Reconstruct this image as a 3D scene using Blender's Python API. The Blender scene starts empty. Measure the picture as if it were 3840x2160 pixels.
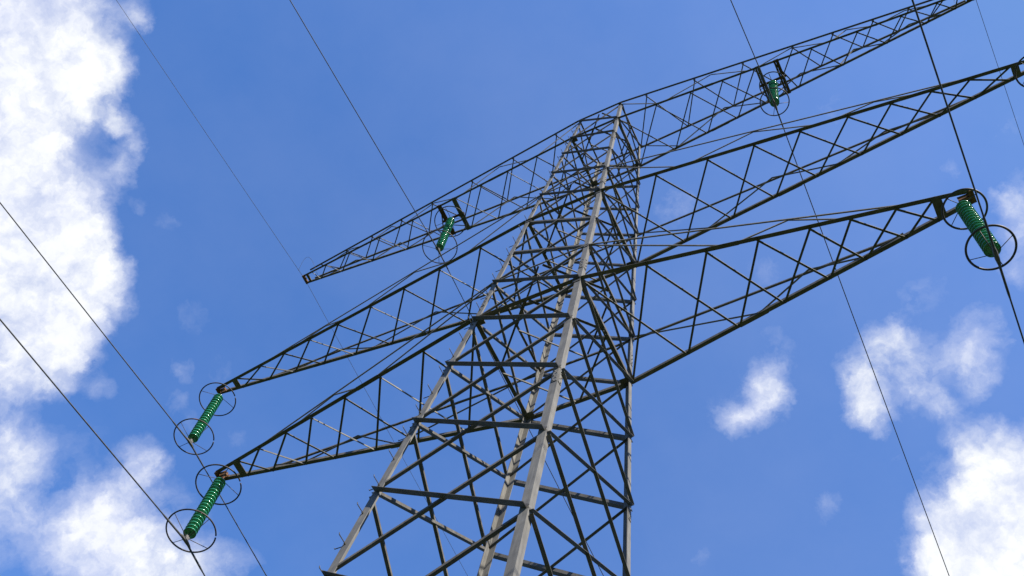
import bpy, bmesh, math, random
from mathutils import Vector, Matrix
random.seed(7)
sc = bpy.context.scene
U = 1.4            # metres per survey unit
Z0 = 24.0          # height of the lowest crossarm above ground (m)

# ------------------------------------------------------------------ camera
CAM = (5.159, -6.47, -15.998)
R = ((0.889031, 0.434275, 0.145012), (0.350579, -0.849408, 0.394461), (0.294479, -0.299851, -0.907398))
F = 3987.5
PPX, PPY = 31.9, 17.4
cam_d = bpy.data.cameras.new('camera')
cam = bpy.data.objects.new('camera', cam_d)
sc.collection.objects.link(cam)
rm = Matrix(R).transposed().to_4x4()
cam.matrix_world = Matrix.Translation((CAM[0]*U, CAM[1]*U, CAM[2]*U+Z0)) @ rm
cam_d.sensor_width = 36.0
cam_d.lens = 36.0*F/3840.0
cam_d.shift_x = -PPX/3840.0
cam_d.shift_y = PPY/3840.0
cam_d.clip_start = 0.1
cam_d.clip_end = 5000
sc.camera = cam
sc.render.resolution_x = 1024
sc.render.resolution_y = 576

# ------------------------------------------------------------------ light
SUN_AZ = math.atan2(-0.37, 0.93)        # direction towards the sun, from +X
SUN_EL = math.radians(42)
sd = Vector((math.cos(SUN_AZ)*math.cos(SUN_EL), math.sin(SUN_AZ)*math.cos(SUN_EL), math.sin(SUN_EL)))
sl = bpy.data.lights.new('sun', 'SUN')
sl.energy = 5.0
sl.angle = math.radians(0.5)
sl.color = (1.0, 0.95, 0.86)
so = bpy.data.objects.new('sun', sl)
so.rotation_euler = (-sd).to_track_quat('-Z', 'Y').to_euler()
so.location = (60, -40, 80)
sc.collection.objects.link(so)
sc.view_settings.view_transform = 'Standard'
sc.view_settings.look = 'None'
sc.view_settings.exposure = 0.8
sc.view_settings.gamma = 1.0
sc.view_settings.use_curve_mapping = False

# ------------------------------------------------------------------ sky with clouds
def pix_dir(x, y):
    """world direction of a survey pixel (2576 px wide overview)"""
    X = (x*1.4907-1920-PPX)/F
    Y = -(y*1.4907-1080-PPY)/F
    v = Vector((R[0][i]*X+R[1][i]*Y-R[2][i] for i in range(3)))
    return v.normalized()
CLOUDS = [  # x, y, radius, weight
    (40,40,170,1),(150,100,120,.85),(40,230,190,1),(190,190,110,.9),(225,150,70,.6),(260,215,60,.6),(290,180,45,.4),(240,270,40,.4),(303,303,30,.75),(240,70,60,.3),
    (60,400,110,.8),(0,480,150,.8),(120,340,60,.4),(110,400,50,.3),
    (60,560,150,.95),(175,520,70,.75),(220,590,70,.75),(80,660,170,1),(200,650,80,.8),(258,690,52,.6),(245,620,50,.5),(308,690,35,.28),(225,760,60,.6),(90,790,150,.95),(160,880,70,.7),(150,955,45,.6),(210,830,50,.5),(290,770,40,.3),
    (315,405,36,.38),(335,368,28,.36),(275,450,45,.42),(318,440,30,.28),(250,500,40,.35),(330,50,40,.28),(360,60,26,.38),(350,20,40,.2),(190,20,60,.4),(250,20,50,.25),(110,870,110,.7),(40,930,90,.5),(0,1000,90,.35),(345,512,25,.15),(430,545,25,.12),(340,320,30,.2),
    (20,1140,80,.65),(70,1180,55,.5),(50,1260,75,.6),(20,1350,70,.45),(95,1330,45,.3),(0,1200,90,.55),(110,1400,50,.25),
    (250,1390,110,.9),(310,1450,130,1),(215,1310,75,.7),(170,1370,60,.5),(240,1260,60,.5),(355,1155,50,.5),(345,1210,55,.6),(300,1210,50,.4),(400,1390,75,.6),(420,1250,40,.28),(480,1440,70,.45),(540,1420,60,.35),(600,1430,45,.22),(300,1310,80,.75),(390,1180,30,.3),
    (462,930,26,.22),(448,1005,26,.2),(560,930,30,.14),(600,1120,36,.14),(480,800,45,.12),(260,970,35,.25),(480,1070,35,.12),
    (1900,1000,115,.15),(2230,930,135,.13),(2450,900,110,.12),(2370,1060,110,.10),(2540,560,110,.15),(150,1150,120,.15),(430,1330,110,.15),
    (1935,985,50,.85),(1915,945,40,.5),(1905,1020,50,.65),(1870,1030,45,.4),(1850,1060,42,.4),(1960,1020,35,.45),(1810,1040,40,.22),(1980,940,40,.2),(1950,830,45,.15),(1940,880,50,.22),(1990,900,40,.1),(1880,1050,35,.4),
    (2170,990,46,1.3),(2155,1025,38,1),(2205,1045,40,.7),(2195,935,45,.5),(2240,880,60,.5),(2230,835,45,.35),(2290,880,60,.42),(2320,945,45,.35),(2130,900,40,.3),(2280,980,40,.4),(2200,1080,25,.35),(2145,960,35,.5),
    (2440,880,50,.5),(2465,945,42,.55),(2425,820,40,.35),(2490,890,45,.4),(2460,980,30,.35),(2475,780,40,.3),(2400,915,45,.35),(2500,830,40,.3),
    (2340,1010,38,.36),(2395,1035,34,.33),(2370,1020,30,.3),(2430,1100,50,.25),(2490,1080,45,.3),(2450,1140,40,.2),(2500,1130,45,.35),
    (2560,1330,190,1),(2470,1370,120,1),(2400,1420,110,1),(2340,1390,50,.7),(2576,1180,100,.95),(2520,1180,50,.6),(2490,1225,50,.65),(2430,1290,65,.8),(2370,1320,45,.45),(2520,1120,45,.4),(2310,1430,35,.4),
    (2085,1240,40,.16),(2060,1290,36,.14),(1770,1410,35,.14),(2250,1160,35,.15),(2290,1300,30,.2),
    (2560,510,42,.5),(2576,570,50,.6),(2525,500,28,.35),(2570,440,35,.25),(2510,350,45,.2),(2550,290,40,.15),(2400,430,30,.2),(2576,680,45,.45),(2545,640,35,.3),(2330,720,55,.2),(2300,770,45,.2),(2390,400,30,.15),
    (1690,515,50,.22),(1740,480,40,.15),(2110,270,55,.2),(2060,300,45,.15),(2100,600,45,.22),(1900,660,50,.2),(1930,700,45,.2),(2200,560,35,.15),(2470,300,50,.15),
]
w = bpy.data.worlds.new('World')
sc.world = w
w.use_nodes = True
nt = w.node_tree
for n in list(nt.nodes): nt.nodes.remove(n)
def N(tree, t, **kw):
    n = tree.nodes.new(t)
    for k, v in kw.items(): setattr(n, k, v)
    return n
def mth(tree, op, a, b=None, clamp=False):
    n = N(tree, 'ShaderNodeMath', operation=op, use_clamp=clamp)
    for i, s in enumerate((a, b)):
        if s is None: continue
        if isinstance(s, (int, float)): n.inputs[i].default_value = s
        else: tree.links.new(s, n.inputs[i])
    return n.outputs[0]
def noise(tree, vec, scale, detail=6, rough=.55, col=False):
    n = N(tree, 'ShaderNodeTexNoise')
    n.inputs['Scale'].default_value = scale
    n.inputs['Detail'].default_value = detail
    n.inputs['Roughness'].default_value = rough
    tree.links.new(vec, n.inputs['Vector'])
    return n.outputs['Color' if col else 'Fac']
L = nt.links.new
tc = N(nt, 'ShaderNodeTexCoord')
nrm = N(nt, 'ShaderNodeVectorMath', operation='NORMALIZE'); L(tc.outputs['Generated'], nrm.inputs[0])
dirv = nrm.outputs[0]
# warp the direction a little so that cloud outlines are ragged
wn = noise(nt, dirv, 14.0, 10, .66, True)
sb = N(nt, 'ShaderNodeVectorMath', operation='SUBTRACT'); L(wn, sb.inputs[0]); sb.inputs[1].default_value = (.5, .5, .5)
ms = N(nt, 'ShaderNodeVectorMath', operation='SCALE'); L(sb.outputs[0], ms.inputs[0]); ms.inputs['Scale'].default_value = .036
ad = N(nt, 'ShaderNodeVectorMath', operation='ADD'); L(dirv, ad.inputs[0]); L(ms.outputs[0], ad.inputs[1])
wn2 = noise(nt, dirv, 46.0, 8, .62, True)
sb2 = N(nt, 'ShaderNodeVectorMath', operation='SUBTRACT'); L(wn2, sb2.inputs[0]); sb2.inputs[1].default_value = (.5, .5, .5)
ms2 = N(nt, 'ShaderNodeVectorMath', operation='SCALE'); L(sb2.outputs[0], ms2.inputs[0]); ms2.inputs['Scale'].default_value = .020
ad2 = N(nt, 'ShaderNodeVectorMath', operation='ADD'); L(ad.outputs[0], ad2.inputs[0]); L(ms2.outputs[0], ad2.inputs[1])
wdir = ad2.outputs[0]
total = None
for (x, y, r, wt) in CLOUDS:
    if x > 1700 and y < 1165: wt *= .66           # thin broken fair-weather cloud
    if 1780 < x < 2000: wt *= .9
    if x < 620 and 1100 < y < 1360: wt *= .8
    if x < 400 and y < 1000: r *= .93
    if 180 < x < 620 and y > 1360: wt *= .88
    c = pix_dir(x, y)
    ar = .5*((pix_dir(x+r, y)-c).length+(pix_dir(x, y+r)-c).length)
    dn = N(nt, 'ShaderNodeVectorMath', operation='DISTANCE'); L(wdir, dn.inputs[0]); dn.inputs[1].default_value = c
    mr = N(nt, 'ShaderNodeMapRange', interpolation_type='SMOOTHSTEP')
    L(dn.outputs['Value'], mr.inputs['Value'])
    mr.inputs['From Min'].default_value = ar*1.8
    mr.inputs['From Max'].default_value = ar*.15
    mr.inputs['To Min'].default_value = 0
    mr.inputs['To Max'].default_value = wt
    # union of puffs: 1-(1-a)(1-b)
    one = mth(nt, 'SUBTRACT', 1.0, mr.outputs[0])
    total = one if total is None else mth(nt, 'MULTIPLY', total, one)
cover = mth(nt, 'SUBTRACT', 1.0, total)
f1 = noise(nt, wdir, 27.0, 10, .55)
f2 = noise(nt, wdir, 85.0, 8, .6)
det = mth(nt, 'ADD', mth(nt, 'MULTIPLY', mth(nt, 'SUBTRACT', f1, .5), 1.25), mth(nt, 'MULTIPLY', mth(nt, 'SUBTRACT', f2, .5), .60))
# the ragged detail works on the cloud margins; solid cores keep only a little of it
mid = mth(nt, 'MULTIPLY', cover, mth(nt, 'SUBTRACT', 1.35, cover))
edge = mth(nt, 'ADD', mth(nt, 'MULTIPLY', mid, 2.3), .03)
dens = mth(nt, 'ADD', cover, mth(nt, 'MULTIPLY', det, edge))
al = N(nt, 'ShaderNodeMapRange'); L(dens, al.inputs['Value'])
al.inputs['From Min'].default_value = .05; al.inputs['From Max'].default_value = 1.06
# faint high veils, a little thicker towards one side of the sky
veil_d = N(nt, 'ShaderNodeVectorMath', operation='DISTANCE'); L(dirv, veil_d.inputs[0]); veil_d.inputs[1].default_value = pix_dir(2350, 350)
veil = N(nt, 'ShaderNodeMapRange'); L(veil_d.outputs['Value'], veil.inputs['Value'])
veil.inputs['From Min'].default_value = .75; veil.inputs['From Max'].default_value = .0
veil.inputs['To Min'].default_value = .0; veil.inputs['To Max'].default_value = .085
vn = noise(nt, dirv, 6.0, 8, .6)
veil2 = mth(nt, 'ADD', veil.outputs[0], mth(nt, 'MULTIPLY', mth(nt, 'SUBTRACT', vn, .45), .13), clamp=True)
al2 = mth(nt, 'MAXIMUM', al.outputs[0], veil2)
sky = N(nt, 'ShaderNodeTexSky', sky_type='NISHITA')
sky.sun_disc = False
sky.sun_elevation = SUN_EL
sky.sun_rotation = math.pi/2-SUN_AZ
sky.altitude = 200; sky.air_density = 1.0; sky.dust_density = .4; sky.ozone_density = 2.0
tint = N(nt, 'ShaderNodeMix', data_type='RGBA', blend_type='MULTIPLY')
tint.inputs['Factor'].default_value = 1.0
L(sky.outputs[0], tint.inputs['A']); tint.inputs['B'].default_value = (.77, 1.15, 1.68, 1)
cap = N(nt, 'ShaderNodeVectorMath', operation='MINIMUM'); L(tint.outputs['Result'], cap.inputs[0]); cap.inputs[1].default_value = (.90, 1.75, 4.2)
shade = noise(nt, dirv, 7.0, 5, .5)
thick = mth(nt, 'ADD', dens, mth(nt, 'MULTIPLY', mth(nt, 'SUBTRACT', shade, .48), 1.6))
srs = N(nt, 'ShaderNodeMapRange', interpolation_type='SMOOTHSTEP'); L(thick, srs.inputs['Value']); srs.inputs['From Min'].default_value = .35; srs.inputs['From Max'].default_value = 1.3
cr = N(nt, 'ShaderNodeMix', data_type='RGBA')
L(srs.outputs[0], cr.inputs['Factor'])
cr.inputs['A'].default_value = (4.2, 4.5, 5.75, 1)
cr.inputs['B'].default_value = (5.9, 6.0, 6.1, 1)
mx = N(nt, 'ShaderNodeMix', data_type='RGBA')
L(al2, mx.inputs['Factor']); L(cap.outputs[0], mx.inputs['A']); L(cr.outputs['Result'], mx.inputs['B'])
bg = N(nt, 'ShaderNodeBackground'); bg.inputs['Strength'].default_value = .1
L(mx.outputs['Result'], bg.inputs['Color'])
wo = N(nt, 'ShaderNodeOutputWorld'); L(bg.outputs[0], wo.inputs['Surface'])

# ------------------------------------------------------------------ materials
def mat(name):
    m = bpy.data.materials.new(name); m.use_nodes = True
    b = m.node_tree.nodes['Principled BSDF']
    return m, m.node_tree, b
def noisy(name, c1, c2, scale, rough, metal=0.0, c3=None, s3=3.0, t3=.6, bump=.0):
    m, t, b = mat(name)
    co = N(t, 'ShaderNodeTexCoord').outputs['Object']
    f = noise(t, co, scale, 6, .6)
    mr = N(t, 'ShaderNodeMapRange'); t.links.new(f, mr.inputs['Value']); mr.inputs['From Min'].default_value = .35; mr.inputs['From Max'].default_value = .65
    mx = N(t, 'ShaderNodeMix', data_type='RGBA'); t.links.new(mr.outputs[0], mx.inputs['Factor'])
    mx.inputs['A'].default_value = (*c1, 1); mx.inputs['B'].default_value = (*c2, 1)
    out = mx.outputs['Result']
    if c3:
        g = noise(t, co, s3, 8, .7)
        m2 = N(t, 'ShaderNodeMapRange'); t.links.new(g, m2.inputs['Value']); m2.inputs['From Min'].default_value = t3; m2.inputs['From Max'].default_value = t3+.12
        m3 = N(t, 'ShaderNodeMix', data_type='RGBA'); t.links.new(m2.outputs[0], m3.inputs['Factor'])
        t.links.new(out, m3.inputs['A']); m3.inputs['B'].default_value = (*c3, 1); out = m3.outputs['Result']
    t.links.new(out, b.inputs['Base Color'])
    b.inputs['Roughness'].default_value = rough
    b.inputs['Specular IOR Level'].default_value = .15
    b.inputs['Metallic'].default_value = metal
    if bump:
        bp = N(t, 'ShaderNodeBump'); bp.inputs['Strength'].default_value = bump; bp.inputs['Distance'].default_value = .003
        t.links.new(f, bp.inputs['Height']); t.links.new(bp.outputs[0], b.inputs['Normal'])
    return m
def streaks(m, sx=14.0, sz=.9, lo_=.72, hi_=1.12):
    t = m.node_tree; b = t.nodes['Principled BSDF']
    src = b.inputs['Base Color'].links[0].from_socket
    co = N(t, 'ShaderNodeTexCoord').outputs['Object']
    mp = N(t, 'ShaderNodeMapping'); mp.inputs['Scale'].default_value = (sx, sx, sz); t.links.new(co, mp.inputs['Vector'])
    f = noise(t, mp.outputs[0], 1.6, 7, .65)
    mr = N(t, 'ShaderNodeMapRange'); t.links.new(f, mr.inputs['Value']); mr.inputs['From Min'].default_value = .3; mr.inputs['From Max'].default_value = .7
    mr.inputs['To Min'].default_value = lo_; mr.inputs['To Max'].default_value = hi_
    sc_ = N(t, 'ShaderNodeVectorMath', operation='SCALE'); t.links.new(src, sc_.inputs[0]); t.links.new(mr.outputs[0], sc_.inputs['Scale'])
    t.links.new(sc_.outputs[0], b.inputs['Base Color'])
    return m
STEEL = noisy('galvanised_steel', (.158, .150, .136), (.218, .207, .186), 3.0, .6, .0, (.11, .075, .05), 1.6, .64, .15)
BRACE = noisy('darkened_brace_steel', (.105, .096, .085), (.165, .152, .132), 4.0, .6, .0, (.075, .05, .035), 2.0, .62, .15)  # braces' own darker grey, with underside shade also put into the colour
BOLT = noisy('dark_bolt_steel', (.10, .095, .09), (.18, .17, .16), 20, .6)
RUST = noisy('rusty_fitting', (.13, .075, .042), (.06, .040, .028), 9.0, .75, .0, (.20, .18, .15), 6, .6)
RUSTY = noisy('warm_rust', (.24, .125, .06), (.11, .055, .03), 12.0, .8, .0, (.33, .27, .2), 7, .6)
WIRE = noisy('weathered_conductor', (.07, .07, .075), (.13, .13, .13), 8, .55, .3)
RING = noisy('arcing_ring_steel', (.06, .055, .055), (.12, .10, .09), 6, .55, .2, (.25, .12, .06), 3, .6)
CONC = noisy('concrete', (.32, .31, .29), (.42, .41, .38), 4, .9)
def glass_mat():
    m, t, b = mat('green_glass')
    co = N(t, 'ShaderNodeTexCoord').outputs['Object']
    f = noise(t, co, 8, 3, .5)
    mx = N(t, 'ShaderNodeMix', data_type='RGBA'); t.links.new(f, mx.inputs['Factor'])
    mx.inputs['A'].default_value = (.03, .34, .16, 1); mx.inputs['B'].default_value = (.07, .54, .28, 1)
    t.links.new(mx.outputs['Result'], b.inputs['Base Color'])
    b.inputs['Roughness'].default_value = .2
    b.inputs['Transmission Weight'].default_value = .3
    b.inputs['Specular IOR Level'].default_value = .7
    b.inputs['IOR'].default_value = 1.5
    b.inputs['Coat Weight'].default_value = 1.0
    b.inputs['Coat Roughness'].default_value = .14
    return m
GLASS = glass_mat()
streaks(STEEL); streaks(BRACE)
GRASS = noisy('meadow_grass', (.020, .034, .010), (.035, .050, .015), .8, .95, .0, (.05, .045, .028), .15, .58)

# ------------------------------------------------------------------ mesh helpers
COL = sc.collection
def W(p): return Vector((p[0]*U, p[1]*U, p[2]*U+Z0))
def obj(name, bm, m, parent=None, smooth=False):
    me = bpy.data.meshes.new(name)
    bmesh.ops.recalc_face_normals(bm, faces=bm.faces)
    bm.to_mesh(me); bm.free()
    me.materials.append(m)
    if smooth:
        for f in me.polygons: f.use_smooth = True
    o = bpy.data.objects.new(name, me); COL.objects.link(o)
    if parent is not None:
        o.parent = parent
        o.matrix_parent_inverse = Matrix.Translation(-WL[parent.name])
        WL[o.name] = Vector((0, 0, 0)) if False else WL[parent.name]*0
    else:
        WL[o.name] = Vector((0, 0, 0))
    return o
WL = {}            # world location of every parent (all parents are unrotated)
def empty(name, loc, parent=None):
    o = bpy.data.objects.new(name, None); COL.objects.link(o); o.empty_display_size = .3
    loc = Vector(loc)
    if parent is not None:
        o.parent = parent; o.location = loc-WL[parent.name]
    else: o.location = loc
    WL[o.name] = loc
    return o
def tag(o, label=None, cat=None, group=None, kind=None):
    if label: o['label'] = label
    if cat: o['category'] = cat
    if group: o['group'] = group
    if kind: o['kind'] = kind
    return o
def angle(bm, p, q, u, v, a, b=None, t=.012):
    """steel angle from p to q (metres): corner on the line, one flange along u (width a), one along v (width b)"""
    b = a if b is None else b
    p = Vector(p); q = Vector(q); ax = (q-p).normalized()
    u = Vector(u); u = (u-ax*u.dot(ax)).normalized()
    v = Vector(v); v = v-ax*v.dot(ax); v = (v-u*v.dot(u)).normalized()
    pr = [(0, 0), (a, 0), (a, t), (t, t), (t, b), (0, b)]
    A = [bm.verts.new(p+u*i+v*j) for i, j in pr]
    B = [bm.verts.new(q+u*i+v*j) for i, j in pr]
    n = len(pr)
    for i in range(n):
        bm.faces.new((A[i], A[(i+1) % n], B[(i+1) % n], B[i]))
    for V_ in (A, B):
        bm.faces.new((V_[0], V_[1], V_[2], V_[3])); bm.faces.new((V_[0], V_[3], V_[4], V_[5]))
def box(bm, c, ex, ey, ez):
    """box centred at c with half-extent vectors"""
    c = Vector(c); ex = Vector(ex); ey = Vector(ey); ez = Vector(ez)
    v = [bm.verts.new(c+ex*i+ey*j+ez*k) for i in (-1, 1) for j in (-1, 1) for k in (-1, 1)]
    for f in ((0, 1, 3, 2), (4, 6, 7, 5), (0, 4, 5, 1), (2, 3, 7, 6), (0, 2, 6, 4), (1, 5, 7, 3)):
        bm.faces.new([v[i] for i in f])
def tube(bm, pts, r, n=8, closed=False):
    pts = [Vector(p) for p in pts]; rings = []
    N_ = len(pts)
    up = None
    for i, p in enumerate(pts):
        if closed: d = pts[(i+1) % N_]-pts[i-1]
        else: d = pts[min(i+1, N_-1)]-pts[max(i-1, 0)]
        d.normalize()
        ref = Vector((0, 0, 1)) if abs(d.z) < .9 else Vector((1, 0, 0))
        if up is None: a = d.cross(ref).normalized()
        else:
            a = (up-d*up.dot(d))
            a = a.normalized() if a.length > 1e-6 else d.cross(ref).normalized()
        up = a; b = d.cross(a)
        rr = r[i] if isinstance(r, (list, tuple)) else r
        rings.append([bm.verts.new(p+(a*math.cos(k*2*math.pi/n)+b*math.sin(k*2*math.pi/n))*rr) for k in range(n)])
    for i in range(N_ if closed else N_-1):
        A = rings[i]; B = rings[(i+1) % N_]
        for k in range(n): bm.faces.new((A[k], A[(k+1) % n], B[(k+1) % n], B[k]))
    if not closed:
        bm.faces.new(rings[0]); bm.faces.new(rings[-1])
def lathe(bm, prof, n=24, z0=0):
    rings = []
    for r, z in prof:
        if r < 1e-6: rings.append([bm.verts.new((0, 0, z0+z))])
        else: rings.append([bm.verts.new((r*math.cos(k*2*math.pi/n), r*math.sin(k*2*math.pi/n), z0+z)) for k in range(n)])
    for A, B in zip(rings, rings[1:]):
        for k in range(n):
            if len(A) == 1 and len(B) == 1: continue
            if len(A) == 1: bm.faces.new((A[0], B[k], B[(k+1) % n]))
            elif len(B) == 1: bm.faces.new((A[k], A[(k+1) % n], B[0]))
            else: bm.faces.new((A[k], A[(k+1) % n], B[(k+1) % n], B[k]))

# ------------------------------------------------------------------ ground
bm = bmesh.new()
rings = []
for r in (0, 6, 15, 40, 100, 300, 900, 2500):
    k = 1 if r == 0 else 48
    rings.append([bm.verts.new((r*math.cos(i*2*math.pi/48), r*math.sin(i*2*math.pi/48),
                  (0 if r < 16 else (math.sin(i*.7+r)*.006+math.cos(i*1.3+r*.3)*.004)*r))) for i in range(k)])
for A, B in zip(rings, rings[1:]):
    for k in range(48):
        if len(A) == 1: bm.faces.new((A[0], B[k], B[(k+1) % 48]))
        else: bm.faces.new((A[k], A[(k+1) % 48], B[(k+1) % 48], B[k]))
tag(obj('ground', bm, GRASS, smooth=True), kind='structure')

# ------------------------------------------------------------------ tower geometry (survey units)
ZL = [('W', 14.162), ('V', 12.215), ('U', 10.581), ('T', 8.784), ('S', 7.021), ('M', 5.176), ('Q', 3.323), ('P', 1.683), ('0', 0.0),
      ('1', -1.745), ('2', -3.526), ('3', -5.280), ('4', -6.975), ('5', -8.75), ('6', -10.65), ('7', -12.7), ('8', -14.9), ('G', -17.10)]
Z = dict(ZL)
RA = 1.0354
def half(z): return 1+(.03512*(-z) if z < 0 else -.02377*z)
SX = {'A': 1, 'B': -1, 'C': 1, 'D': -1}
SY = {'A': -1, 'B': -1, 'C': 1, 'D': 1}
def leg(k, z):
    h = half(z); return Vector((SX[k]*h, SY[k]*h*RA, z))
def Lg(k, l): return W(leg(k, Z[l]))

tower = empty('transmission_tower', (0, 0, 0))
tag(tower, 'tall galvanised steel lattice pylon with three pairs of crossarms under a blue sky', 'pylon')

# legs: angle sections with the corner outwards; splice plates; step bolts on leg B
for k in 'ABCD':
    bm = bmesh.new()
    for (z1, z2, wd) in ((Z['G']-.1, 0.0, .150), (0.0, Z['M'], .135), (Z['M'], Z['W']+.10, .120)):
        angle(bm, W(leg(k, z1)), W(leg(k, z2)), (-SX[k], 0, 0), (0, -SY[k], 0), wd, t=.015)
    o = obj('leg', bm, STEEL, tower)
    # cover plates where the leg lengths are bolted together
    for z in (-9.6, -3.9, 0.55, 5.9, 10.0):
        bm = bmesh.new()
        p = W(leg(k, z)); q = W(leg(k, z+.42)); ax = (q-p)
        for (d, n_) in (((-SX[k], 0, 0), (0, SY[k], 0)), ((0, -SY[k], 0), (SX[k], 0, 0))):
            d = Vector(d); n_ = Vector(n_)
            box(bm, (p+q)/2+d*.066+n_*.007, d*.052, n_*.006, ax*.5)
            for s in range(6):
                box(bm, p+ax*(s+.5)/6+d*(.045 if s % 2 else .09)+n_*.018, d*.012, n_*.008, Vector((0, 0, .012)))
        obj('splice_plate', bm, STEEL, o)
bm = bmesh.new()
pa = W(leg('A', Z['W']))
tube(bm, [pa+Vector((-.03, .03, -.1)), pa+Vector((-.03, .03, .34))], .012, 6)
obj('top_rod', bm, BOLT, tower)
# step bolts, alternating on the two outer faces of leg B
legB = [o for o in tower.children if o.name.startswith('leg')][1]
z = -12.0; i = 0
while z < 13.9:
    for s in (0, 1):
        p = W(leg('B', z))
        bm = bmesh.new()
        if s == 0:
            a = p+Vector((.05, 0, 0)); d = Vector((0, -1, 0))
        else:
            a = p+Vector((0, .05, .04)); d = Vector((-1, 0, 0))
        tube(bm, [a-d*.02, a+d*.18, a+d*.195, a+d*.21+Vector((0, 0, .03))], .009, 6)
        tube(bm, [a+d*.004, a+d*.03], .02, 6)
        obj('step_bolt', bm, BOLT, legB)
        if i % 2 == s: break
    z += .62 if z < 0 else .68; i += 1

# face bracing
def heavy(name, p, q, out, wd, wi=None):
    """angle whose lower flange points out of the face and whose upright flange stands above it"""
    bm = bmesh.new(); out = Vector(out)
    angle(bm, p+out*.016, q+out*.016, out, (0, 0, 1), wd, wi or wd*.7, .009)
    return obj(name, bm, BRACE, tower)
def light_(name, p, q, out, wd, flip=False):
    """angle with an upright flange in the face and the other flange pointing inwards below it"""
    bm = bmesh.new(); out = Vector(out)
    n_ = -out if not flip else out
    angle(bm, p-out*.004, q-out*.004, (0, 0, 1), n_, wd*.9, wd*1.15, .007)
    return obj(name, bm, BRACE, tower)
def inset(p, q, a):
    d = (q-p).normalized(); return p+d*a, q-d*a
names = [l for l, _ in ZL]
for i in range(len(names)-1):
    l0, l1 = names[i], names[i+1]         # l0 above l1
    low = Z[l1] < -.1
    hw = .112 if low else (.095 if Z[l1] < 5 else .082)
    lw = .055 if low else (.046 if Z[l1] < 5 else .040)
    for (a, b, out) in (('B', 'A', (0, -1, 0)), ('D', 'C', (0, 1, 0))):
        p, q = inset(Lg(a, l0), Lg(b, l1), .03)
        p = p-Vector((0, 0, .04))
        if l0 in 'MQ' and a == 'B': light_('diagonal_brace', p, q, out, hw*.8)
        else: heavy('diagonal_brace', p, q, out, hw)
        p, q = inset(Lg(a, l1), Lg(b, l0), .03)
        light_('cross_brace', p+Vector((0, 0, .05)), q, out, lw)
    for (a, b, out) in (('A', 'C', (1, 0, 0)), ('B', 'D', (-1, 0, 0))):
        p, q = inset(Lg(a, l0), Lg(b, l1), .03)
        p = p-Vector((0, 0, .10)); q = q-Vector((0, 0, .02))
        heavy('side_brace', p, q, out, hw*.62)
        p, q = inset(Lg(a, l1), Lg(b, l0), .03)
        light_('side_cross_brace', p-Vector((0, 0, .02)), q, out, lw*1.25, flip=True)
# plan frames at the crossarm levels: side beams, and a diamond between the beam middles
for l in ('0', 'P', 'M', 'S', 'V', 'W'):
    big = l in '0MV'
    for (a, b, out) in (('A', 'C', (1, 0, 0)), ('B', 'D', (-1, 0, 0))):
        bm = bmesh.new()
        p, q = inset(Lg(a, l), Lg(b, l), .02)
        angle(bm, p, q, (-out[0], 0, 0), (0, 0, 1), .10 if big else .065, t=.010)
        obj('horizontal_beam', bm, BRACE, tower)
    mids = [(Lg(a, l)+Lg(b, l))/2 for a, b in (('A', 'B'), ('B', 'D'), ('D', 'C'), ('C', 'A'))]
    for j in range(4):
        bm = bmesh.new()
        p, q = inset(mids[j], mids[(j+1) % 4], .06)
        dv = (q-p).normalized(); sid = Vector((0, 0, 1)).cross(dv)
        angle(bm, p-Vector((0, 0, .012)), q-Vector((0, 0, .012)), sid, (0, 0, -1), .05, t=.007)
        obj('plan_brace', bm, BRACE, tower)
    # gusset plates at the four corners
    for k in 'ABCD':
        bm = bmesh.new()
        c = Lg(k, l)
        s = .17 if big else .10
        box(bm, c+Vector((-SX[k]*s*.55, SY[k]*.014, 0)), (s*.6, 0, 0), (0, .006, 0), (0, 0, s*.8))
        if big:
            box(bm, c+Vector((-SX[k]*s*.7, -SY[k]*s*.5, -.012)), (s*.75, 0, 0), (0, s*.55, 0), (0, 0, .008))
        obj('gusset_plate', bm, BRACE, tower)
# inner plan brace X beneath the bolted waist
for k in 'ABCD':
    bm = bmesh.new()
    p = W(leg(k, Z['G'])); p.z = 0.12
    box(bm, p, (.45, 0, 0), (0, .45, 0), (0, 0, .32))
    bmesh.ops.bevel(bm, geom=list(bm.edges), offset=.04, segments=2, affect='EDGES')
    obj('footing', bm, CONC, tower)

# ------------------------------------------------------------------ crossarms
ARMS = {  # level, upper level, length, tip half width, tip z (lower), tip z (upper)
    '0': dict(up='P', L=6.985, w=.084, z0=0, z1=-.024, zu=.03, xe=6.15, nodes=[1.0, 2.08, 3.04, 3.85, 4.64, 5.25, 5.92, 6.44], side=[('P', 1.0), ('lo', 3.42), ('up', 4.36), ('lo', 5.25), ('up', 5.9)], end=6.50, cw=.095),
    'M': dict(up='S', L=9.525, w=.063, z0=5.176, z1=5.048, zu=5.17, xe=8.5, nodes=[.877, 2.05, 3.13, 4.08, 5.0, 5.93, 6.75, 7.5, 8.2, 8.9], side=[('S', .833), ('lo', 2.61), ('up', 4.12), ('lo', 5.45), ('up', 6.5), ('lo', 7.5)], end=9.0, cw=.095),
    'V': dict(up='W', L=9.935, w=.114, z0=12.215, z1=12.36, zu=12.62, nodes=[.71, 1.78, 2.73, 3.6, 4.45], side=[('W', .66), ('lo', 1.9), ('up', 3.3), ('lo', 4.4), ('up', 5.5), ('lo', 6.45), ('up', 6.95), ('lo', 7.6), ('up', 8.4), ('lo', 9.1)], end=9.8, cw=.075),
}
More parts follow.
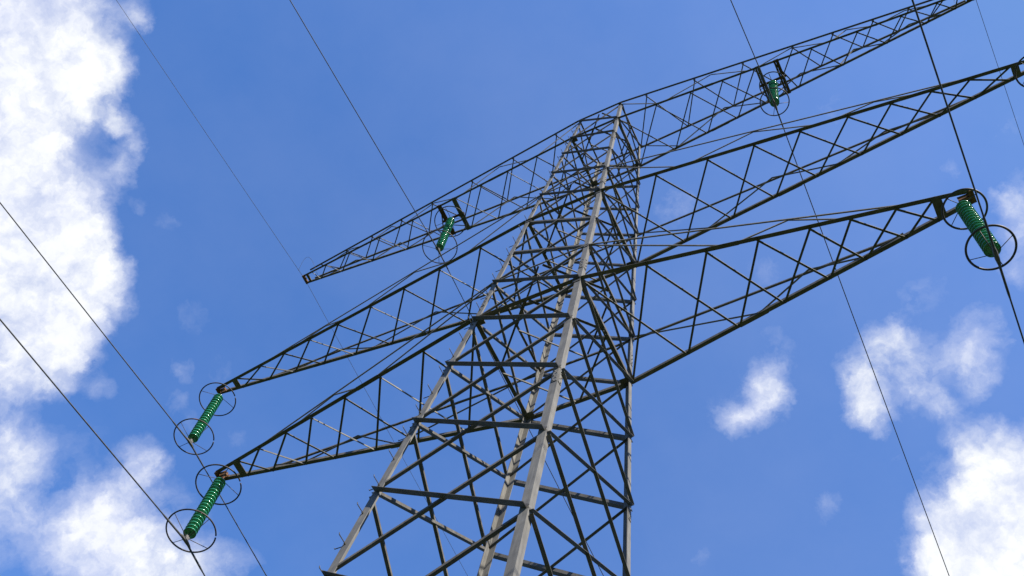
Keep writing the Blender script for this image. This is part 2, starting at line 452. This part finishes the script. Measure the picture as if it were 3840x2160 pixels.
def make_arm(lv, s):
    P = ARMS[lv]
    arm = empty('crossarm', W((s*half(P['z0']), 0, P['z0'])), tower)
    side = 'left' if s < 0 else 'right'
    near, far = ('B', 'D') if s < 0 else ('A', 'C')
    def lo(k, x):
        a = leg(k, P['z0']); h = abs(a.x); t = (x-h)/(P['L']-h)
        return W((s*x, a.y+(SY[k]*P['w']-a.y)*t, P['z0']+(P['z1']-P['z0'])*t))
    XE = P.get('xe', P['L'])                           # where the upper chord comes down to the lower one
    def up(k, x):
        zu = Z[P['up']]; a = leg(k, zu); h = abs(a.x); t = (x-h)/(XE-h)
        al_ = leg(k, P['z0']); tl = (XE-abs(al_.x))/(P['L']-abs(al_.x))
        ye = al_.y+(SY[k]*P['w']-al_.y)*tl; ze = (P['z0']+(P['z1']-P['z0'])*tl+.03) if XE < P['L'] else P['zu']
        return W((s*x, a.y+(ye-a.y)*t, zu+(ze-zu)*t))
    hx = half(P['z0']); hu = half(Z[P['up']])
    for k in (near, far):
        out = Vector((0, SY[k], 0))
        bm = bmesh.new()
        x0 = 0.0                                        # the two arms meet on the tower axis
        a0 = W((0, leg(k, P['z0']).y, P['z0']))
        co = -P['cw']*.45
        angle(bm, a0+out*co, lo(k, hx)+out*co, out, (0, 0, 1), P['cw'], t=.010)
        angle(bm, lo(k, hx)+out*co, lo(k, P['L'])+out*co, out, (0, 0, 1), P['cw'], t=.010)
        # splice cover on the chord
        xs = {'0': 3.3, 'M': 4.4, 'V': 3.1}[lv]
        p, q = lo(k, xs-.25)+out*co, lo(k, xs+.25)+out*co
        angle(bm, p+out*-.004-Vector((0, 0, .011)), q+out*-.004-Vector((0, 0, .011)), out, (0, 0, 1), P['cw']+.012, P['cw']*.5, .010)
        obj('lower_chord', bm, BRACE, arm)
        bm = bmesh.new()
        a0 = W((0, leg(k, Z[P['up']]).y, Z[P['up']]))
        uw = (.032 if k == near else .052) if lv != 'V' else .068
        fl = -out if (k == near and lv != 'V') else out
        angle(bm, a0+out*.02, up(k, hu)+out*.02, fl, (0, 0, 1), uw, t=.006)
        angle(bm, up(k, hu)+out*.02, up(k, min(XE, P['L']-.15)), fl, (0, 0, 1), uw, t=.006)
        obj('upper_chord', bm, STEEL if (k == near and lv != 'V') else BRACE, arm)  # near chords get the paler steel: sunlight put into the colour
        # zigzag in the upright side of the arm
        prev = None
        for kind, x in P['side']:
            p = up(k, x) if kind not in ('lo',) else lo(k, x)
            if prev is not None:
                bm = bmesh.new()
                angle(bm, prev-out*.012, p-out*.012, (0, 0, 1), -out, (.030 if k == near else .044), t=.005)
                obj('side_strut', bm, STEEL, arm)  # paler leg steel stands in for sunlight on the struts
            prev = p
    # lattice in the underside: each node reaches the neighbouring nodes of the other chord
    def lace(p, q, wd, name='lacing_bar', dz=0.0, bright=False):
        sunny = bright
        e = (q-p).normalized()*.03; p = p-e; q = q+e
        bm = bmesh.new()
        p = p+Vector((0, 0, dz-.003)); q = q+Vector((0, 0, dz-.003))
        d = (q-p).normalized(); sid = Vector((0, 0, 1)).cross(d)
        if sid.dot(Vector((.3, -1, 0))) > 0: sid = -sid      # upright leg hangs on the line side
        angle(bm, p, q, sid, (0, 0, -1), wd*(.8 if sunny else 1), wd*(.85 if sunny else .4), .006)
        return obj(name, bm, STEEL if sunny else BRACE, arm)  # sunny bars take the paler steel, painting direct sun onto them
    nd = P['nodes']
    lw = .052 if lv != 'V' else .044
    for i in range(len(nd)-1):
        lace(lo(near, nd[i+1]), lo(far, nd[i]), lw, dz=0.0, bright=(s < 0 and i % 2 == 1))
        lace(lo(near, nd[i]), lo(far, nd[i+1]), lw, dz=-.009)
    if lv == 'V':
        nn = [4.98, 5.95, 7.12, 8.22, 9.1, 9.6]; ff = [5.32, 6.53, 7.70, 8.72, 9.45]
        for i, x in enumerate(nn):
            if i < len(ff): lace(lo(near, x), lo(far, ff[i]), lw)
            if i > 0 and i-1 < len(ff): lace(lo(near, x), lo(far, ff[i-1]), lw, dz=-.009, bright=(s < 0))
        un = [1.42, 2.83, 4.2, 5.55, 6.6, 7.62, 8.5, 9.38]; uf = [.66, 2.16, 3.55, 4.9, 6.05, 7.18, 8.1, 8.95]
        for i, x in enumerate(un):
            lace(up(near, x), up(far, uf[i]), lw)
            if i+1 < len(uf): lace(up(near, x), up(far, uf[i+1]), lw, dz=-.009)
        for x in (4.53, 5.02):                          # the pair of beams carrying the insulator
            bm = bmesh.new()
            p, q = lo(near, x)-Vector((0, 0, .03)), lo(far, x)-Vector((0, 0, .03))
            d = (q-p).normalized(); p -= d*.06; q += d*.06
            sid = Vector((1, 0, 0))
            angle(bm, p, q, sid, (0, 0, 1), .11, .10, .010)
            angle(bm, p-Vector((.008, 0, 0)), q-Vector((.008, 0, 0)), -sid, (0, 0, 1), .07, .10, .010)
            obj('carrier_beam', bm, RUST if x > 5 else BRACE, arm)
        bm = bmesh.new()                                # hanger between the beams
        c = (lo(near, 4.775)+lo(far, 4.775))/2
        box(bm, c-Vector((0, 0, .06)), (.36*U, 0, 0), (0, .045, 0), (0, 0, .02))
        box(bm, c-Vector((0, 0, .14)), (.012, 0, 0), (0, .05, 0), (0, 0, .09))
        obj('hanger_plate', bm, RUST, arm)
    # end plates
    bm = bmesh.new()
    x = P['end']
    a, b = lo(near, x), lo(far, x)
    ln = (b-a)
    box(bm, (a+b)/2-Vector((0, 0, .012)), (.10 if lv != 'V' else .05, 0, 0), ln*.58, (0, 0, .008))
    box(bm, (a+b)/2+Vector((0, 0, .05)), (.010, 0, 0), ln*.55, (0, 0, .06))
    obj('end_plate', bm, BRACE, arm)
    bm = bmesh.new()
    c = W((s*P['L'], 0, P['z1']))
    box(bm, c, (.05, 0, 0), (0, P['w']*U*1.25, 0), (0, 0, .055))
    if lv != 'V':
        box(bm, c-Vector((s*.12, 0, .03)), (.16, 0, 0), (0, .03, 0), (0, 0, .05))
        for dy in (-.07, .07): box(bm, c+Vector((-s*.15, dy, -.02)), (.14, 0, 0), (0, .008, 0), (0, 0, .045))
    obj('tip_fitting', bm, RUSTY, arm)
    return arm
for lv in ('0', 'M', 'V'):
    for s in (-1, 1): make_arm(lv, s)

# ------------------------------------------------------------------ insulator strings
NDISC = 18
disc_me = None
def build_disc():
    bm = bmesh.new()
    lathe(bm, [(0, .0), (.045, .0), (.080, -.008), (.120, -.026), (.150, -.052), (.160, -.082), (.158, -.098), (.150, -.096),
               (.148, -.070), (.134, -.066), (.128, -.088), (.116, -.088), (.110, -.064), (.092, -.062), (.086, -.084), (.074, -.084), (.068, -.058), (.034, -.056), (0, -.056)], 32)
    bmesh.ops.recalc_face_normals(bm, faces=bm.faces)
    me = bpy.data.meshes.new('glass_disc'); bm.to_mesh(me); bm.free()
    me.materials.append(GLASS)
    for f in me.polygons: f.use_smooth = True
    bm = bmesh.new()
    lathe(bm, [(0, .042), (.034, .042), (.046, .028), (.050, .004), (.0, .004)], 14)
    tube(bm, [(0, 0, -.047), (0, 0, -.115)], .011, 8)
    bmesh.ops.recalc_face_normals(bm, faces=bm.faces)
    mc = bpy.data.meshes.new('metal_cap'); bm.to_mesh(mc); bm.free()
    mc.materials.append(RING)
    return me, mc
disc_me, cap_me = build_disc()
def ring_bm(zc, r, hub_z, spokes=4, rot=0.0, tr=.022, gap=.0):
    bm = bmesh.new()
    n = 56
    if gap:
        pts = [(r*math.cos(a), r*math.sin(a), zc) for a in [rot+gap/2+(2*math.pi-gap)*i/(n-1) for i in range(n)]]
        tube(bm, pts, tr, 8)
    else:
        tube(bm, [(r*math.cos(i*2*math.pi/n), r*math.sin(i*2*math.pi/n), zc) for i in range(n)], tr, 8, closed=True)
    for i in range(spokes):
        a = rot+.7+i*2*math.pi/spokes
        tube(bm, [(r*.98*math.cos(a), r*.98*math.sin(a), zc), (.05*math.cos(a), .05*math.sin(a), hub_z)], .009, 6)
    return bm
def insulator(top, bot, ringr, label, spokes=4, rot=0.0, gap=0.0):
    rt = .023 if top[0] > 6 else .020
    top = W(top); bot = W(bot)
    root = bpy.data.objects.new('insulator_string', None); COL.objects.link(root)
    ax = (bot-top); Ln = ax.length
    root.location = top
    zz_ = (-ax).normalized(); yy_ = Vector((0, 1, 0)); yy_ = (yy_-zz_*yy_.dot(zz_)).normalized(); xx_ = yy_.cross(zz_)
    root.rotation_euler = Matrix((xx_, yy_, zz_)).transposed().to_euler()
    tag(root, label, 'insulator', 'green glass insulator strings hanging from the crossarms')
    def sub(o, par, loc=(0, 0, 0)):
        COL.objects.link(o); o.parent = par; o.location = loc; return o
    def mk(name, bm, m, smooth=True):
        bmesh.ops.recalc_face_normals(bm, faces=bm.faces)
        me = bpy.data.meshes.new(name); bm.to_mesh(me); bm.free(); me.materials.append(m)
        if smooth:
            for f in me.polygons: f.use_smooth = True
        return bpy.data.objects.new(name, me)
    pitch = (Ln-.10)/NDISC
    for i in range(NDISC):
        d = bpy.data.objects.new('glass_disc', disc_me); sub(d, root, (0, 0, -.05-i*pitch))
        d.scale = (1, 1, pitch/.150)
        d.rotation_euler = (0, 0, random.random()*6.28)
        c = bpy.data.objects.new('metal_cap', cap_me); sub(c, d)
    bm = bmesh.new()
    tube(bm, [(0, 0, .16), (0, 0, .02)], .016, 8)
    box(bm, (0, 0, .12), (.045, 0, 0), (0, .014, 0), (0, 0, .05)); box(bm, (0, 0, .03), (.014, 0, 0), (0, .045, 0), (0, 0, .05))
    sub(mk('top_shackle', bm, RUSTY, False), root)
    sub(mk('upper_arcing_ring', ring_bm(-.22, ringr*U, .02, spokes, rot, rt, gap), RING), root)
    sub(mk('lower_arcing_ring', ring_bm(-Ln+.20, ringr*U*1.02, -Ln-.08, spokes, rot+.4, rt, gap), RING), root)
    bm = bmesh.new()
    tube(bm, [(0, 0, -Ln+.04), (0, 0, -Ln-.16)], .016, 8)
    box(bm, (0, 0, -Ln-.08), (.02, 0, 0), (0, .055, 0), (0, 0, .05))
    sub(mk('yoke', bm, BOLT, False), root)
    bm = bmesh.new()
    y = [-.22, -.15, -.06, .06, .15, .22]; zz = [-.035, -.01, .0, .0, -.01, -.035]
    tube(bm, [(0, a*1.0, -Ln-.20+b) for a, b in zip(y, zz)], [.022, .035, .045, .045, .035, .022], 8)
    box(bm, (0, 0, -Ln-.16), (.03, 0, 0), (0, .05, 0), (0, 0, .06))
    sub(mk('suspension_clamp', bm, BOLT, False), root)
    d = -ax.normalized()
    return bot-(-d*-1)*0 + Vector((0, 0, 0))+ (-d)*.20
SPAN = 230.0
def wire(name, c, r, label, group, sb=.125, sf=.075, cat='power line', drift=(0.0, 0.0), rods=True):
    """conductor through c (metres) running both ways along Y with sag"""
    pts = []
    for i in range(-60, 61):
        t = i/60.0
        y = math.copysign(abs(t)**1.6, t)*SPAN
        s = sb if y < 0 else sf
        a = abs(y)
        pts.append(Vector((c.x+drift[y > 0]*y, c.y+y, c.z-s*(a-a*a/(SPAN*1.9)))))
    bm = bmesh.new()
    tube(bm, pts, r, 8)
    o = obj(name, bm, WIRE, smooth=True)
    tag(o, label, cat, group)
    if rods:
        bm = bmesh.new(); ps = []                    # armour rods wrapped round the wire at the clamp
        for i in range(-8, 9):
            dy = i*.11; sg = sb if dy < 0 else sf
            ps.append(Vector((c.x+drift[dy > 0]*dy, c.y+dy, c.z-sg*abs(dy))))
        tube(bm, ps, [.018]+[.024]*15+[.018], 8)
        obj('armour_rods', bm, WIRE, o)
    return o
STR = [
    ((-6.83, 0, -.25), (-6.62, 0, -2.06), .42, 'green glass insulator string hanging from the tip of the lowest left crossarm', 0.3, .10, 'conductor held by the insulator at the tip of the lowest left crossarm'),
    ((-9.30, 0, 4.62), (-8.95, 0, 2.46), .42, 'green glass insulator string hanging from the tip of the middle left crossarm', 0.3, .10, 'conductor held by the insulator at the tip of the middle left crossarm'),
    ((-4.80, 0, 12.05), (-4.57, 0, 9.52), .45, 'green glass insulator string hanging halfway along the topmost left crossarm', 1.0, 0, 'conductor passing under the middle of the topmost left crossarm'),
    ((4.76, 0, 11.98), (4.66, 0, 9.95), .335, 'foreshortened green glass insulator string hanging halfway along the topmost right crossarm', .9, 0, 'conductor passing under the middle of the topmost right crossarm'),
    ((6.79, 0, -.25), (6.77, 0, -2.12), .31, 'large near green glass insulator string hanging from the tip of the lowest right crossarm', .25, 0, 'thick near conductor below the tip of the lowest right crossarm'),
    ((9.22, 0, 4.80), (9.12, 0, 2.75), .32, 'glass insulator string at the right picture edge, on the tip of the middle right crossarm', .25, 0, 'conductor under the tip of the middle right crossarm, off the right edge'),
]
DRIFT = [(.008, -.044), (.007, -.009), (.001, .008), (.013, -.025), (0, -.031), (0, -.02)]   # the line turns very slightly here
for (top, bot, rr, lab, rot, gap, wl), dr_ in zip(STR, DRIFT):
    insulator(top, bot, rr, lab, 4, rot, gap)
    b = W(bot); a = W(top); d = (b-a).normalized()
    c = b+d*.21
    wire('power_line', c, .0165, wl, 'conductors carried by the insulator strings', drift=dr_)
for s in (-1, 1):
    c = W((s*9.98, 0, 12.42))
    o = wire('earth_wire', c, .0085, 'thin earth wire running over the tip of the topmost %s crossarm' % ('left' if s < 0 else 'right'),
         'earth wires on the topmost crossarm tips', cat='earth wire', drift=(.009, .012) if s < 0 else (0, -.011), rods=False)
    bm = bmesh.new()
    tube(bm, [c+Vector((0, -.12, -.02)), c+Vector((0, 0, 0)), c+Vector((0, .12, -.02))], [.018, .03, .018], 8)
    box(bm, c+Vector((-s*.04, 0, -.05)), (.05, 0, 0), (0, .02, 0), (0, 0, .04))
    obj('wire_clamp', bm, BOLT, o)
    # bonding loop from the wire back to the crossarm
    bm = bmesh.new(); pts = []
    for i in range(17):
        t = i/16
        pts.append(c+Vector((s*(.05-.75*t), -.45*math.cos(t*math.pi/2)-.35*math.sin(math.pi*t), -.02+.75*math.sin(math.pi*t)-.12*t)))
    tube(bm, pts, .006, 6)
    obj('bonding_loop', bm, WIRE, o)
